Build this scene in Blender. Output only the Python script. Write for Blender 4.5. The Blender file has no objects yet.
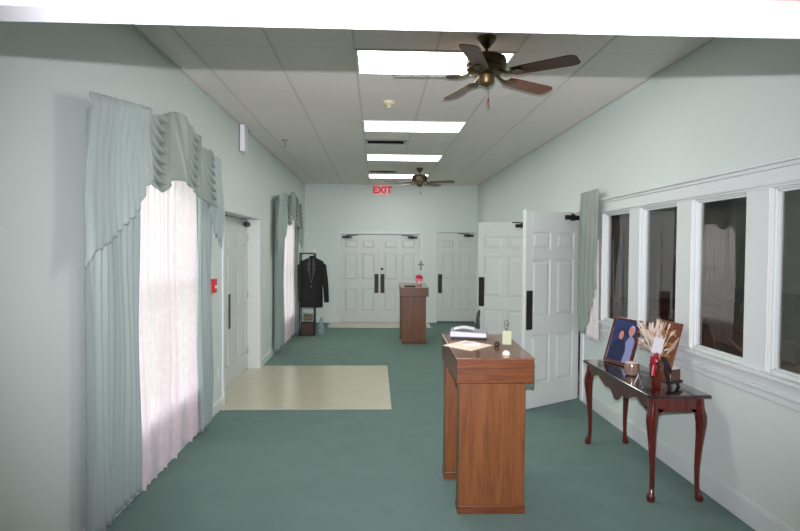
import bpy, bmesh, math, random
from mathutils import Vector, Matrix
random.seed(7)
PI = math.pi
C = bpy.context.scene.collection
sc = bpy.context.scene

# ------------------------------------------------------------------ helpers
def srgb(r, g, b):
    f = lambda c: (c/255/12.92) if c/255 <= .04045 else ((c/255+.055)/1.055)**2.4
    return (f(r), f(g), f(b), 1)

def nodes(name):
    m = bpy.data.materials.new(name); m.use_nodes = True
    nt = m.node_tree; return m, nt, nt.nodes['Principled BSDF']

def plain(name, col, rough=.5, metal=0, spec=.5, bump=0, bscale=200, var=0, vscale=3):
    m, nt, b = nodes(name)
    b.inputs['Base Color'].default_value = col
    b.inputs['Roughness'].default_value = rough
    b.inputs['Metallic'].default_value = metal
    b.inputs['Specular IOR Level'].default_value = spec
    tc = nt.nodes.new('ShaderNodeTexCoord')
    if bump:
        n = nt.nodes.new('ShaderNodeTexNoise'); n.inputs['Scale'].default_value = bscale
        n.inputs['Detail'].default_value = 3
        nt.links.new(tc.outputs['Object'], n.inputs['Vector'])
        bp = nt.nodes.new('ShaderNodeBump'); bp.inputs['Strength'].default_value = bump
        bp.inputs['Distance'].default_value = .01
        nt.links.new(n.outputs['Fac'], bp.inputs['Height']); nt.links.new(bp.outputs['Normal'], b.inputs['Normal'])
    if var:
        n = nt.nodes.new('ShaderNodeTexNoise'); n.inputs['Scale'].default_value = vscale
        n.inputs['Detail'].default_value = 5
        nt.links.new(tc.outputs['Object'], n.inputs['Vector'])
        r = nt.nodes.new('ShaderNodeValToRGB')
        r.color_ramp.elements[0].position = .3; r.color_ramp.elements[1].position = .7
        r.color_ramp.elements[0].color = [c*(1-var) for c in col[:3]]+[1]
        r.color_ramp.elements[1].color = [min(1, c*(1+var)) for c in col[:3]]+[1]
        nt.links.new(n.outputs['Fac'], r.inputs['Fac']); nt.links.new(r.outputs['Color'], b.inputs['Base Color'])
    return m

def wood(name, dark, light, rough=.35, axis='z', scale=1.0, coat=0):
    m, nt, b = nodes(name)
    tc = nt.nodes.new('ShaderNodeTexCoord'); mp = nt.nodes.new('ShaderNodeMapping')
    st = {'x': (1, 14, 14), 'y': (14, 1, 14), 'z': (14, 14, 1)}[axis]
    mp.inputs['Scale'].default_value = [s*scale for s in st]
    n = nt.nodes.new('ShaderNodeTexNoise'); n.inputs['Scale'].default_value = 2.2
    n.inputs['Detail'].default_value = 6; n.inputs['Distortion'].default_value = 1.2
    n2 = nt.nodes.new('ShaderNodeTexNoise'); n2.inputs['Scale'].default_value = 12; n2.inputs['Detail'].default_value = 4
    nt.links.new(tc.outputs['Object'], mp.inputs['Vector'])
    nt.links.new(mp.outputs['Vector'], n.inputs['Vector']); nt.links.new(mp.outputs['Vector'], n2.inputs['Vector'])
    mx = nt.nodes.new('ShaderNodeMix'); mx.inputs['Factor'].default_value = .35
    nt.links.new(n.outputs['Fac'], mx.inputs['A']); nt.links.new(n2.outputs['Fac'], mx.inputs['B'])
    r = nt.nodes.new('ShaderNodeValToRGB')
    r.color_ramp.elements[0].position = .36; r.color_ramp.elements[1].position = .64
    r.color_ramp.elements[0].color = dark; r.color_ramp.elements[1].color = light
    nt.links.new(mx.outputs['Result'], r.inputs['Fac']); nt.links.new(r.outputs['Color'], b.inputs['Base Color'])
    b.inputs['Roughness'].default_value = rough; b.inputs['Coat Weight'].default_value = coat
    b.inputs['Coat Roughness'].default_value = .08
    return m

def cloth(name, col, trans=.3, rough=.7, weave=True, clear=0.0, sheen=.3):
    """fabric that lets some light through; clear = open weave share"""
    m = bpy.data.materials.new(name); m.use_nodes = True; nt = m.node_tree
    b = nt.nodes['Principled BSDF']; out = nt.nodes['Material Output']
    b.inputs['Base Color'].default_value = col; b.inputs['Roughness'].default_value = rough
    b.inputs['Sheen Weight'].default_value = sheen
    t = nt.nodes.new('ShaderNodeBsdfTranslucent'); t.inputs['Color'].default_value = col
    mx = nt.nodes.new('ShaderNodeMixShader'); mx.inputs[0].default_value = trans
    nt.links.new(b.outputs[0], mx.inputs[1]); nt.links.new(t.outputs[0], mx.inputs[2])
    tc = nt.nodes.new('ShaderNodeTexCoord'); mp = nt.nodes.new('ShaderNodeMapping')
    mp.inputs['Scale'].default_value = (60, 60, 4)
    n = nt.nodes.new('ShaderNodeTexNoise'); n.inputs['Scale'].default_value = 3; n.inputs['Detail'].default_value = 3
    nt.links.new(tc.outputs['Object'], mp.inputs['Vector']); nt.links.new(mp.outputs['Vector'], n.inputs['Vector'])
    bp = nt.nodes.new('ShaderNodeBump'); bp.inputs['Strength'].default_value = .25; bp.inputs['Distance'].default_value = .004
    nt.links.new(n.outputs['Fac'], bp.inputs['Height']); nt.links.new(bp.outputs['Normal'], b.inputs['Normal'])
    last = mx
    if clear:
        tr = nt.nodes.new('ShaderNodeBsdfTransparent'); m2 = nt.nodes.new('ShaderNodeMixShader')
        # lace pattern: clusters of denser thread
        v = nt.nodes.new('ShaderNodeTexVoronoi'); v.inputs['Scale'].default_value = 14
        nt.links.new(tc.outputs['Object'], v.inputs['Vector'])
        r = nt.nodes.new('ShaderNodeMapRange'); r.inputs['From Min'].default_value = .1; r.inputs['From Max'].default_value = .5
        r.inputs['To Min'].default_value = clear*.6; r.inputs['To Max'].default_value = clear*1.3
        nt.links.new(v.outputs['Distance'], r.inputs['Value']); nt.links.new(r.outputs['Result'], m2.inputs[0])
        nt.links.new(mx.outputs[0], m2.inputs[1]); nt.links.new(tr.outputs[0], m2.inputs[2]); last = m2
    nt.links.new(last.outputs[0], out.inputs['Surface'])
    return m

def glass(name, ior=1.5, tint=(1, 1, 1, 1)):
    m = bpy.data.materials.new(name); m.use_nodes = True; nt = m.node_tree
    nt.nodes.remove(nt.nodes['Principled BSDF']); out = nt.nodes['Material Output']
    tr = nt.nodes.new('ShaderNodeBsdfTransparent'); tr.inputs['Color'].default_value = tint
    gl = nt.nodes.new('ShaderNodeBsdfGlossy'); gl.inputs['Roughness'].default_value = .01
    fr = nt.nodes.new('ShaderNodeFresnel'); fr.inputs['IOR'].default_value = ior
    ge = nt.nodes.new('ShaderNodeNewGeometry')
    s = nt.nodes.new('ShaderNodeMath'); s.operation = 'SUBTRACT'; s.inputs[0].default_value = 1
    nt.links.new(ge.outputs['Backfacing'], s.inputs[1])
    mu = nt.nodes.new('ShaderNodeMath'); mu.operation = 'MULTIPLY'
    nt.links.new(s.outputs[0], mu.inputs[0]); nt.links.new(fr.outputs[0], mu.inputs[1])
    mx = nt.nodes.new('ShaderNodeMixShader')
    nt.links.new(mu.outputs[0], mx.inputs[0]); nt.links.new(tr.outputs[0], mx.inputs[1]); nt.links.new(gl.outputs[0], mx.inputs[2])
    nt.links.new(mx.outputs[0], out.inputs['Surface'])
    return m

def emit(name, col, s):
    m = bpy.data.materials.new(name); m.use_nodes = True; nt = m.node_tree
    b = nt.nodes['Principled BSDF']; b.inputs['Base Color'].default_value = [.8*c for c in col[:3]]+[1]
    b.inputs['Emission Color'].default_value = col; b.inputs['Emission Strength'].default_value = s
    return m

def box(bm, x0, x1, y0, y1, z0, z1):
    vs = [bm.verts.new((x, y, z)) for x in (x0, x1) for y in (y0, y1) for z in (z0, z1)]
    for f in ((0, 1, 3, 2), (4, 6, 7, 5), (0, 4, 5, 1), (2, 3, 7, 6), (0, 2, 6, 4), (1, 5, 7, 3)):
        bm.faces.new([vs[i] for i in f])

def B(*boxes):
    bm = bmesh.new()
    for b in boxes: box(bm, *b)
    return bm

def hexa(bm, lo, hi):
    """two quads of 4 points each joined"""
    a = [bm.verts.new(p) for p in lo]; b = [bm.verts.new(p) for p in hi]
    bm.faces.new(a[::-1]); bm.faces.new(b)
    for i in range(4): bm.faces.new((a[i], a[(i+1) % 4], b[(i+1) % 4], b[i]))

def lathe(bm, prof, cx=0, cy=0, cz=0, seg=24, axis='z', cap=True):
    rings = []
    for r, h in prof:
        ring = []
        for k in range(seg):
            a = 2*PI*k/seg; c, s = r*math.cos(a), r*math.sin(a)
            p = {'z': (c, s, h), 'x': (h, c, s), 'y': (c, h, s)}[axis]
            ring.append(bm.verts.new((cx+p[0], cy+p[1], cz+p[2])))
        rings.append(ring)
    for a, b in zip(rings, rings[1:]):
        for k in range(seg):
            bm.faces.new((a[k], a[(k+1) % seg], b[(k+1) % seg], b[k]))
    if cap:
        bm.faces.new(rings[0][::-1]); bm.faces.new(rings[-1])

def tube(bm, pts, rad, seg=10, flat=None):
    """swept tube; rad a number or list; flat=(a,b) ellipse scale"""
    pts = [Vector(p) for p in pts]
    if not isinstance(rad, (list, tuple)): rad = [rad]*len(pts)
    rings = []; up = Vector((0, 0, 1))
    for i, p in enumerate(pts):
        t = (pts[min(i+1, len(pts)-1)]-pts[max(i-1, 0)]).normalized()
        ref = up if abs(t.dot(up)) < .95 else Vector((0, 1, 0))
        n = t.cross(ref).normalized(); b = n.cross(t)
        fa, fb = flat or (1, 1)
        rings.append([bm.verts.new(p+n*math.cos(2*PI*k/seg)*rad[i]*fa+b*math.sin(2*PI*k/seg)*rad[i]*fb) for k in range(seg)])
    for a, b in zip(rings, rings[1:]):
        for k in range(seg): bm.faces.new((a[k], a[(k+1) % seg], b[(k+1) % seg], b[k]))
    bm.faces.new(rings[0][::-1]); bm.faces.new(rings[-1])

def prism(bm, poly, h0, h1, axis='z'):
    def P(a, b, h): return {'z': (a, b, h), 'x': (h, a, b), 'y': (a, h, b)}[axis]
    lo = [bm.verts.new(P(a, b, h0)) for a, b in poly]; hi = [bm.verts.new(P(a, b, h1)) for a, b in poly]
    bm.faces.new(lo[::-1]); bm.faces.new(hi)
    n = len(poly)
    for i in range(n): bm.faces.new((lo[i], lo[(i+1) % n], hi[(i+1) % n], hi[i]))

def grid(bm, f, nu, nv):
    vs = [[bm.verts.new(f(i/nu, j/nv)) for j in range(nv+1)] for i in range(nu+1)]
    for i in range(nu):
        for j in range(nv):
            bm.faces.new((vs[i][j], vs[i+1][j], vs[i+1][j+1], vs[i][j+1]))

def smooth_noise(x, seed=0):
    def h(i): return math.sin((i+seed*17.3)*127.1)*43758.5453 % 1
    i = math.floor(x); t = x-i; t = t*t*(3-2*t)
    return h(i)*(1-t)+h(i+1)*t

def obj(name, bm, mat, parent=None, smooth=False, bevel=0, solid=0, loc=None, seg=2):
    bmesh.ops.recalc_face_normals(bm, faces=bm.faces)
    me = bpy.data.meshes.new(name); bm.to_mesh(me); bm.free()
    if mat: me.materials.append(mat)
    o = bpy.data.objects.new(name, me); C.objects.link(o)
    if parent: o.parent = parent
    if loc: o.location = loc
    if smooth:
        for p in me.polygons: p.use_smooth = True
    if solid:
        s = o.modifiers.new('s', 'SOLIDIFY'); s.thickness = solid; s.offset = 0
    if bevel:
        b = o.modifiers.new('b', 'BEVEL'); b.width = bevel; b.segments = seg; b.limit_method = 'ANGLE'
    if smooth and not solid:
        e = o.modifiers.new('e', 'EDGE_SPLIT'); e.split_angle = math.radians(40)
    return o

def tag(o, label, cat, group=None, kind=None):
    o['label'] = label; o['category'] = cat
    if group: o['group'] = group
    if kind: o['kind'] = kind
    return o

def thing(name, label, cat, loc=(0, 0, 0), rz=0, group=None, kind=None):
    o = bpy.data.objects.new(name, None); C.objects.link(o); o.empty_display_size = .1
    o.location = loc; o.rotation_euler = (0, 0, rz)
    return tag(o, label, cat, group, kind)

def struct(name, bm, mat, label, cat, **k):
    return tag(obj(name, bm, mat, **k), label, cat, kind='structure')

def dup(o, parent=None):
    c = o.copy(); C.objects.link(c)
    if parent: c.parent = parent
    for ch in [x for x in bpy.data.objects if x.parent == o]: dup(ch, c)
    return c

def slab_holes(bm, axis, t0, t1, a0, a1, z0, z1, holes):
    """wall slab with rectangular holes (a0,a1,z0,z1); axis = thickness axis"""
    As = sorted({a0, a1, *[h[0] for h in holes], *[h[1] for h in holes]})
    for p, q in zip(As, As[1:]):
        m = (p+q)/2; hs = sorted([h for h in holes if h[0] <= m <= h[1]], key=lambda h: h[2])
        z = z0
        for h in hs+[(0, 0, z1, z1)]:
            if h[2] > z:
                if axis == 'x': box(bm, t0, t1, p, q, z, h[2])
                else: box(bm, p, q, t0, t1, z, h[2])
            z = max(z, h[3])

# ------------------------------------------------------------------ dimensions
XL, XR, YF, H = -1.65, 2.35, 13.66, 3.2
YN = 1.0            # plane of the opening the room is seen through

# ------------------------------------------------------------------ materials
M = {}
M['wall'] = plain('wall_paint', srgb(208, 219, 213), .6, bump=.05, bscale=60)
M['trim'] = plain('trim_paint', srgb(212, 219, 216), .4)
M['door'] = plain('door_paint', srgb(200, 207, 202), .38)
M['carpet'] = plain('carpet', srgb(108, 131, 124), .95, spec=.1, bump=.6, bscale=260, var=.05, vscale=3.5)
M['vinyl'] = plain('vinyl_tile', srgb(186, 182, 160), .22, var=.03, vscale=6)
M['ceil'] = plain('ceiling_tile', srgb(229, 224, 217), .9, spec=.1, bump=.25, bscale=90)
M['tbar'] = plain('ceiling_bar', srgb(204, 203, 197), .6)
M['tbar2'] = plain('ceiling_seam', srgb(216, 212, 205), .9)
M['rose'] = plain('rose_wall', srgb(150, 100, 100), .6)
M['blackmetal'] = plain('dark_bronze', srgb(34, 32, 30), .4, metal=.6)
M['plate'] = plain('push_plate', srgb(38, 36, 34), .45, metal=.3)
M['steel'] = plain('steel', srgb(150, 150, 145), .3, metal=1)
M['white'] = plain('white_plastic', srgb(225, 228, 230), .4)
M['ivory'] = plain('ivory_plastic', srgb(215, 205, 175), .4)
M['drape'] = cloth('mint_satin', srgb(158, 174, 169), trans=.25, rough=.5)
M['valance'] = cloth('sage_satin', srgb(138, 151, 141), trans=.06, rough=.34, sheen=.1)
M['jabot'] = cloth('mint_satin_jabot', srgb(152, 168, 163), trans=.1, rough=.42)
M['sheer'] = cloth('lace_sheer', srgb(240, 229, 232), trans=.60, rough=.8, clear=.13, sheen=.1)
M['lining'] = cloth('white_lining', srgb(225, 222, 218), trans=.2)
M['glass'] = glass('window_glass', 2.5, (.93, .93, .93, 1))
M['glass_out'] = glass('outside_glass', 1.45)
M['oak_z'] = wood('oak_upright', srgb(92, 54, 27), srgb(116, 72, 38), .36, 'z')
M['oak_x'] = wood('oak_band', srgb(74, 40, 20), srgb(112, 66, 36), .34, 'x')
M['oak_top'] = wood('oak_top', srgb(104, 62, 40), srgb(136, 88, 60), .2, 'y', coat=.5)
M['cherry'] = wood('cherry_gloss', srgb(50, 13, 9), srgb(92, 26, 16), .2, 'z', coat=.8)
M['cherry_top'] = wood('cherry_top', srgb(26, 9, 8), srgb(46, 15, 12), .12, 'y', coat=1)
M['blade'] = wood('fan_blade', srgb(84, 46, 28), srgb(128, 76, 48), .3, 'x')
M['brass'] = plain('antique_brass', srgb(96, 82, 54), .42, metal=.8)
M['troffer'] = emit('lamp_diffuser', (1, .99, .97, 1), 9.8)
M['black_cloth'] = plain('black_wool', srgb(22, 22, 25), .9, bump=.3, bscale=300)
M['darkwood'] = wood('pew_wood', srgb(60, 32, 20), srgb(98, 58, 36), .35, 'y')
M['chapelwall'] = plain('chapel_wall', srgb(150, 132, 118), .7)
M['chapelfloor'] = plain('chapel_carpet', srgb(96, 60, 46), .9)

# ------------------------------------------------------------------ room shell
struct('floor', B((XL-.25, XR+.05, YN-.1, YF+.3, -.1, 0)), M['carpet'], 'teal green carpet covering the whole hall floor', 'floor')
struct('trim_1', B((XL-.2, .175, 6.24, 8.58, 0, .006)), M['vinyl'], 'cream tile landing set in the carpet before the side doors', 'tile landing', bevel=.003)
struct('trim_2', B((-1.05, 1.22, 12.72, YF, 0, .006)), M['vinyl'], 'cream tile strip in front of the far double doors', 'tile landing', bevel=.003)
struct('ceiling', B((XL-.1, XR+.1, YN-.1, YF+.1, H, H+.1)), M['ceil'], 'flat suspended ceiling of pale grey square tiles', 'ceiling')
bm = bmesh.new()
gx = [-1.39, -.78, -.17, .44, 1.05, 1.66]
for x in gx: box(bm, x-.009, x+.009, YN, YF, H-.004, H)
y = 4.43-.61*5; bs = bmesh.new()
while y < YF:
    box(bs, XL, XR, y-.004, y+.004, H-.0006, H); y += .61
struct('trim_3', bm, M['tbar'], 'thin metal bars running down the ceiling between the tiles', 'ceiling grid')
struct('trim_13', bs, M['tbar2'], 'faint cross seams between the ceiling tiles', 'ceiling grid')
# perimeter angle
struct('trim_4', B((XL, XL+.02, YN, YF, H-.01, H), (XR-.02, XR, YN, YF, H-.01, H), (XL, XR, YF-.02, YF, H-.01, H)),
       M['tbar'], 'slim edge angle where the ceiling meets the walls', 'ceiling edge')

# left wall: two window openings and a door recess
WN = [(3.72, 5.50, .42, 2.42), (9.85, 11.55, .42, 2.42)]
bm = bmesh.new()
slab_holes(bm, 'x', XL-.2, XL, YN, YF, 0, H, [(*WN[0][:2], *WN[0][2:]), (*WN[1][:2], *WN[1][2:]), (6.42, 8.44, 0, 2.15)])
struct('wall_left', bm, M['wall'], 'long pale mint wall with draped windows and side doors', 'wall')
struct('light_block_left', B((XL-.30, XL-.25, 6.2, 8.7, 0, 2.5), (XL-.25, XL-.2, 6.2, 6.42, 0, 2.5), (XL-.25, XL-.2, 8.44, 8.7, 0, 2.5), (XL-.25, XL-.2, 6.42, 8.44, 2.15, 2.5)), M['wall'], 'unseen backing added behind the left side doors to keep daylight out', 'wall')  # added backing box, out of view; stops daylight leaking round the side doors
struct('light_block_far', B((XL-.1, XR+.1, YF+.25, YF+.3, 0, H), (XL-.1, XL, YF+.15, YF+.25, 0, H), (XR, XR+.1, YF+.15, YF+.25, 0, H), (XL-.1, XR+.1, YF+.15, YF+.3, H, H+.1)), M['wall'], 'unseen backing added behind the far doors to keep daylight out', 'wall')  # unseen enclosure added so sky light does not show through the far door gaps
# far wall
bm = bmesh.new()
slab_holes(bm, 'y', YF, YF+.15, XL-.1, XR+.1, 0, H, [(-.88, 1.04, 0, 2.09), (1.40, 2.33, 0, 2.12)])
struct('wall_far', bm, M['wall'], 'pale mint end wall with the double doors and the single door', 'wall')
# right wall
panes = [(5.36, 5.98), (4.50, 5.12), (3.64, 4.26), (2.76, 3.40), (1.90, 2.52)]
bm = bmesh.new()
slab_holes(bm, 'x', XR, XR+.05, YN, YF, 0, H, [(a, b, 1.0, 2.09) for a, b in panes]+[(6.58, 8.64, 0, 2.17)])
struct('wall_right', bm, M['wall'], 'pale mint wall with the row of interior windows', 'wall')

# near opening: header bar and wall around it
XJ0, XJ1 = -1.2, 1.3
struct('trim_5', B((XJ0, XJ1, YN-.055, YN+.02, 2.087, 2.119), (XJ0, XJ1, YN-.062, YN-.05, 2.110, 2.119)), M['white'], 'glossy white header bar across the opening in the foreground', 'header bar', bevel=.004)
bm = bmesh.new()
box(bm, XL-.1, XJ0, YN-.06, YN, 0, H); box(bm, XJ1, XR+.1, YN-.06, YN, 0, H); box(bm, XJ0, XJ1, YN-.045, YN, 2.117, H)
struct('wall_near', bm, M['rose'], 'dusty rose wall above the white header bar in the foreground', 'wall')
# small space the photographer stands in
struct('floor_entry', B((-2.2, 2.6, -2, YN-.1, -.1, 0)), M['carpet'], 'carpet of the entry behind the header bar', 'floor')
struct('ceiling_entry', B((-2.2, 2.6, -2, YN-.06, H, H+.1)), M['ceil'], 'ceiling of the entry behind the header bar', 'ceiling')
bm = B((-2.3, -2.2, -2, YN, 0, H), (2.6, 2.7, -2, YN, 0, H), (-2.3, 2.7, -2.1, -2, 0, H), (-2.3, XL-.1, YN-.06, YN, 0, H), (XR+.1, 2.7, YN-.06, YN, 0, H))
struct('wall_entry', bm, M['rose'], 'rose walls of the entry behind the opening', 'wall')

# baseboards
def base_l(y0, y1, nm):
    struct(nm, B((XL, XL+.014, y0, y1, 0, .10), (XL, XL+.009, y0, y1, .10, .112)), M['trim'], {
        'baseboard_left': 'baseboard under the near left drapes', 'baseboard_left_mid': 'baseboard between side doors and far left corner'}[nm], 'baseboard', bevel=.002)
base_l(YN, 6.38, 'baseboard_left'); base_l(8.48, YF, 'baseboard_left_mid')
struct('baseboard_right', B((XR-.014, XR, YN, 6.5, 0, .14), (XR-.009, XR, YN, 6.5, .14, .155)), M['trim'], 'tall white baseboard below the interior windows', 'baseboard', bevel=.002)
struct('baseboard_right_far', B((XR-.014, XR, 8.7, YF, 0, .14)), M['trim'], 'white baseboard beyond the open pair of doors on the right', 'baseboard', bevel=.002)
struct('baseboard_far', B((XL, -.94, YF-.014, YF, 0, .12), (1.10, 1.34, YF-.014, YF, 0, .12)), M['trim'], 'low white baseboard along the end wall', 'baseboard', bevel=.002)

# door casings
def casing_y(x0, x1, z1, w=.07, d=.018, y=YF):   # on far wall
    return B((x0-w, x0, y-d, y+.15, 0, z1+w), (x1, min(x1+w, XR-.001), y-d, y+.15, 0, z1+w), (x0, x1, y-d, y+.15, z1, z1+w))
struct('trim_6', casing_y(-.86+.02, 1.0, 2.05), M['trim'], 'white casing framing the far double doors', 'door casing', bevel=.004)
struct('trim_7', casing_y(1.42, 2.31, 2.10, w=.04), M['trim'], 'white casing framing the far single door', 'door casing', bevel=.004)
bm = B((XL-.205, XL+.016, 6.38, 6.46, 0, 2.20), (XL-.205, XL+.016, 8.40, 8.48, 0, 2.20), (XL-.205, XL+.016, 6.46, 8.40, 2.11, 2.20))
struct('trim_8', bm, M['trim'], 'white casing and deep jambs around the left side doors', 'door casing', bevel=.004)
bm = B((XR-.016, XR+.055, 6.54, 6.62, 0, 2.20), (XR-.016, XR+.055, 8.60, 8.68, 0, 2.20), (XR-.016, XR+.055, 6.62, 8.60, 2.15, 2.22))
struct('trim_9', bm, M['trim'], 'white casing of the opening behind the two open doors', 'door casing', bevel=.004)

# ------------------------------------------------------------------ doors
def leaf_bm(w, h, t=.044):
    bm = bmesh.new(); s = .105; mid = .10
    rails = [(0, .25), (.79, .98), (1.60, 1.71), (1.90, h)]
    k = h/2.05
    xs = [(s, (w-mid)/2), ((w+mid)/2, w-s)]
    box(bm, 0, s, -t/2, t/2, 0, h); box(bm, w-s, w, -t/2, t/2, 0, h)
    for a, b in rails: box(bm, s, w-s, -t/2, t/2, a, b)
    for (a0, a1), (b0, b1) in zip(rails, rails[1:]):
        box(bm, (w-mid)/2, (w+mid)/2, -t/2, t/2, a1, b0)
        for x0, x1 in xs:
            box(bm, x0, x1, -.009, .009, a1, b0)
            g, g2 = .012, .05
            for sg in (-1, 1):
                lo = [(x0+g, sg*.009, a1+g), (x1-g, sg*.009, a1+g), (x1-g, sg*.009, b0-g), (x0+g, sg*.009, b0-g)]
                hi = [(x0+g2, sg*.019, a1+g2), (x1-g2, sg*.019, a1+g2), (x1-g2, sg*.019, b0-g2), (x0+g2, sg*.019, b0-g2)]
                hexa(bm, lo, hi)
            # quarter-round moulding around each panel
            for sg in (-1, 1):
                y0, y1 = sorted((sg*.009, sg*.017))
                box(bm, x0, x0+.008, y0, y1, a1, b0); box(bm, x1-.008, x1, y0, y1, a1, b0)
                box(bm, x0, x1, y0, y1, a1, a1+.008); box(bm, x0, x1, y0, y1, b0-.008, b0)
    return bm

def door(n, label, loc, rz, w, h, side, plate=(.70, 1.13), closer=True, face=-1, arm=1, lever=False, arm_dir=None):
    """hinge at local x=0, leaf along +x; hardware on the local face*y side"""
    t = thing('door_%d' % n, label, 'door', loc, rz, kind='structure')
    obj('leaf', leaf_bm(w, h), M['door'], t, bevel=.0015, seg=1)
    f = face
    y0, y1 = sorted((f*.022, f*.027))
    if plate: p = obj('push_plate', B((w-.115, w-.02, y0, y1, plate[0], plate[1])), M['plate'], t, bevel=.002)
    if lever:
        bm = bmesh.new(); zc = (plate[0]+plate[1])/2
        tube(bm, [(w-.03, f*.027, zc+.02), (w-.03, f*.06, zc+.02), (w-.028, f*.06, zc-.03), (w-.03, f*.03, zc-.05)], .009)
        obj('thumb_latch', bm, M['plate'], p, smooth=True)
    if closer:
        y0, y1 = sorted((f*.022, f*.075))
        bm = B((.05, .27, y0, y1, h-.085, h-.035))
        lathe(bm, [(.028, h-.095), (.028, h-.025)], .16, f*.05, 0, 16)
        c = obj('closer', bm, M['blackmetal'], t, bevel=.004)
        bm = bmesh.new()
        e = arm_dir or (.42, f*.10)
        tube(bm, [(.16, f*.05, h-.02), (e[0], e[1], h-.012)], .009, 8)
        obj('closer_arm', bm, M['blackmetal'], c, smooth=True)
    bm = bmesh.new()
    for z in (.2, 1.0, 1.8): lathe(bm, [(.008, z), (.008, z+.1)], -.006, f*.024, 0, 10)
    obj('hinge', bm, M['steel'], t, smooth=True)
    return t

# far pair (closed) in the end wall
dl = door(1, 'left leaf of the white double doors in the end wall', (-.838, YF+.03, .008), 0, .916, 2.03, -1, plate=(.68, 1.12), face=-1)
dr = door(2, 'right leaf of the white double doors in the end wall', (.998, YF+.03, .008), PI, .916, 2.03, -1, plate=(.68, 1.12), face=1)
obj('door_knob', (lambda bm: (lathe(bm, [(.028, 0), (.03, .012), (.012, .02), (.03, .05), (.026, .07), (.004, .075)], .86, .024, 1.24, 16, 'y'), bm)[1])(bmesh.new()), M['plate'], dr, smooth=True)
# far single door
door(3, 'closed white six-panel door at the right end of the far wall', (2.308, YF+.03, .03), PI, .885, 2.06, -1, plate=(.66, 1.10), face=1, closer=True)
# left pair in recess; faces +X
XD = XL-.185
door(4, 'nearer leaf of the white side doors in the left wall', (XD, 6.475, .008), PI/2, .952, 2.09, 1, plate=(.70, 1.13), face=-1)
door(5, 'farther leaf of the white side doors in the left wall', (XD, 8.385, .008), -PI/2, .952, 2.09, 1, plate=None, face=1)
# right pair standing open into the hall
a1 = math.atan2(6.19-6.67, 1.565-2.315)
door(6, 'open white six-panel door nearest the interior windows, swung into the hall', (2.315, 6.67, .008), a1, .89, 2.13, 1, plate=(.85, 1.27), face=1, lever=True, arm_dir=(.05, -.12))
a2 = math.atan2(9.09-8.56, 1.585-2.315)
door(7, 'second open white door, farther away behind the nearer open one', (2.315, 8.56, .008), a2, .90, 2.12, 1, plate=(.83, 1.28), face=1, arm_dir=(.3, .12))

# ------------------------------------------------------------------ interior windows, right wall
bm = bmesh.new()
y0, y1 = 1.2, 6.20
# crown head: stepped cornice
for (d, z0, z1) in ((.018, 2.09, 2.20), (.03, 2.20, 2.225), (.05, 2.225, 2.245), (.035, 2.105, 2.118)):
    box(bm, XR-d, XR, y0, y1, z0, z1)
struct('trim_10', bm, M['trim'], 'long stepped white head moulding above the interior windows', 'window moulding', bevel=.004)
bm = bmesh.new()
for (d, z0, z1) in ((.055, .965, .99), (.02, .90, .965), (.03, .88, .90), (.014, .83, .88)):
    box(bm, XR-d, XR, y0, y1, z0, z1)
struct('trim_11', bm, M['trim'], 'long white window sill and apron moulding under the interior windows', 'window moulding', bevel=.004)
names = ['farthest interior window, beside the green curtain', 'interior window second farthest, behind the framed portrait',
         'interior window third farthest, showing the reflected lace curtain', 'nearest interior window at the right edge of the photo', 'interior window just outside the frame']
for i, (a, b) in enumerate(panes):
    w = thing('window_%d' % (i+1), names[i], 'window', (XR, (a+b)/2, 1.0), kind='structure')
    hw = (b-a)/2
    bm = B((-.018, 0, hw, hw+.2385 if i else hw+.12, -.01, 1.09), (-.026, .0, hw+.008, hw+.02, 0, 1.09))
    obj('casing', bm, M['trim'], w, bevel=.002)
    bm = B((0, .045, -hw, -hw+.012, 0, 1.09), (0, .045, hw-.012, hw, 0, 1.09), (0, .045, -hw, hw, 0, .012), (0, .045, -hw, hw, 1.078, 1.09))
    for (u, v, p, q) in ((-hw+.012, -hw+.026, .012, 1.078), (hw-.026, hw-.012, .012, 1.078), (-hw+.012, hw-.012, .012, .026), (-hw+.012, hw-.012, 1.064, 1.078)):
        box(bm, .014, .036, u, v, p, q)
    fr = obj('window_frame', bm, M['trim'], w, bevel=.002)
    obj('pane', B((.022, .028, -hw+.022, hw-.022, .022, 1.068)), M['glass'], fr)

# ------------------------------------------------------------------ outside windows, left wall
for i, (a, b, z0, z1) in enumerate(WN):
    w = thing('window_%d' % (i+6), ['daylit window behind the near lace curtain', 'daylit window behind the far lace curtain'][i], 'window', (XL, (a+b)/2, z0), kind='structure')
    hw = (b-a)/2; hh = z1-z0
    bm = B((-.2, 0, -hw, -hw+.03, 0, hh), (-.2, 0, hw-.03, hw, 0, hh), (-.2, .0, -hw, hw, 0, .03), (-.2, 0, -hw, hw, hh-.03, hh),
           (-.15, -.1, -.03, .03, .03, hh-.03), (-.15, -.1, -hw+.03, hw-.03, hh*.5-.02, hh*.5+.02))
    fr = obj('window_frame', bm, M['trim'], w, bevel=.003)
    obj('pane', B((-.128, -.122, -hw+.03, hw-.03, .03, hh-.03)), M['glass_out'], fr)
struct('ground_outside', B((-40, XL-.2, -20, 40, -.3, -.25)), plain('lawn', srgb(110, 130, 80), .9, var=.2), 'lawn outside the left windows', 'ground')

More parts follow.
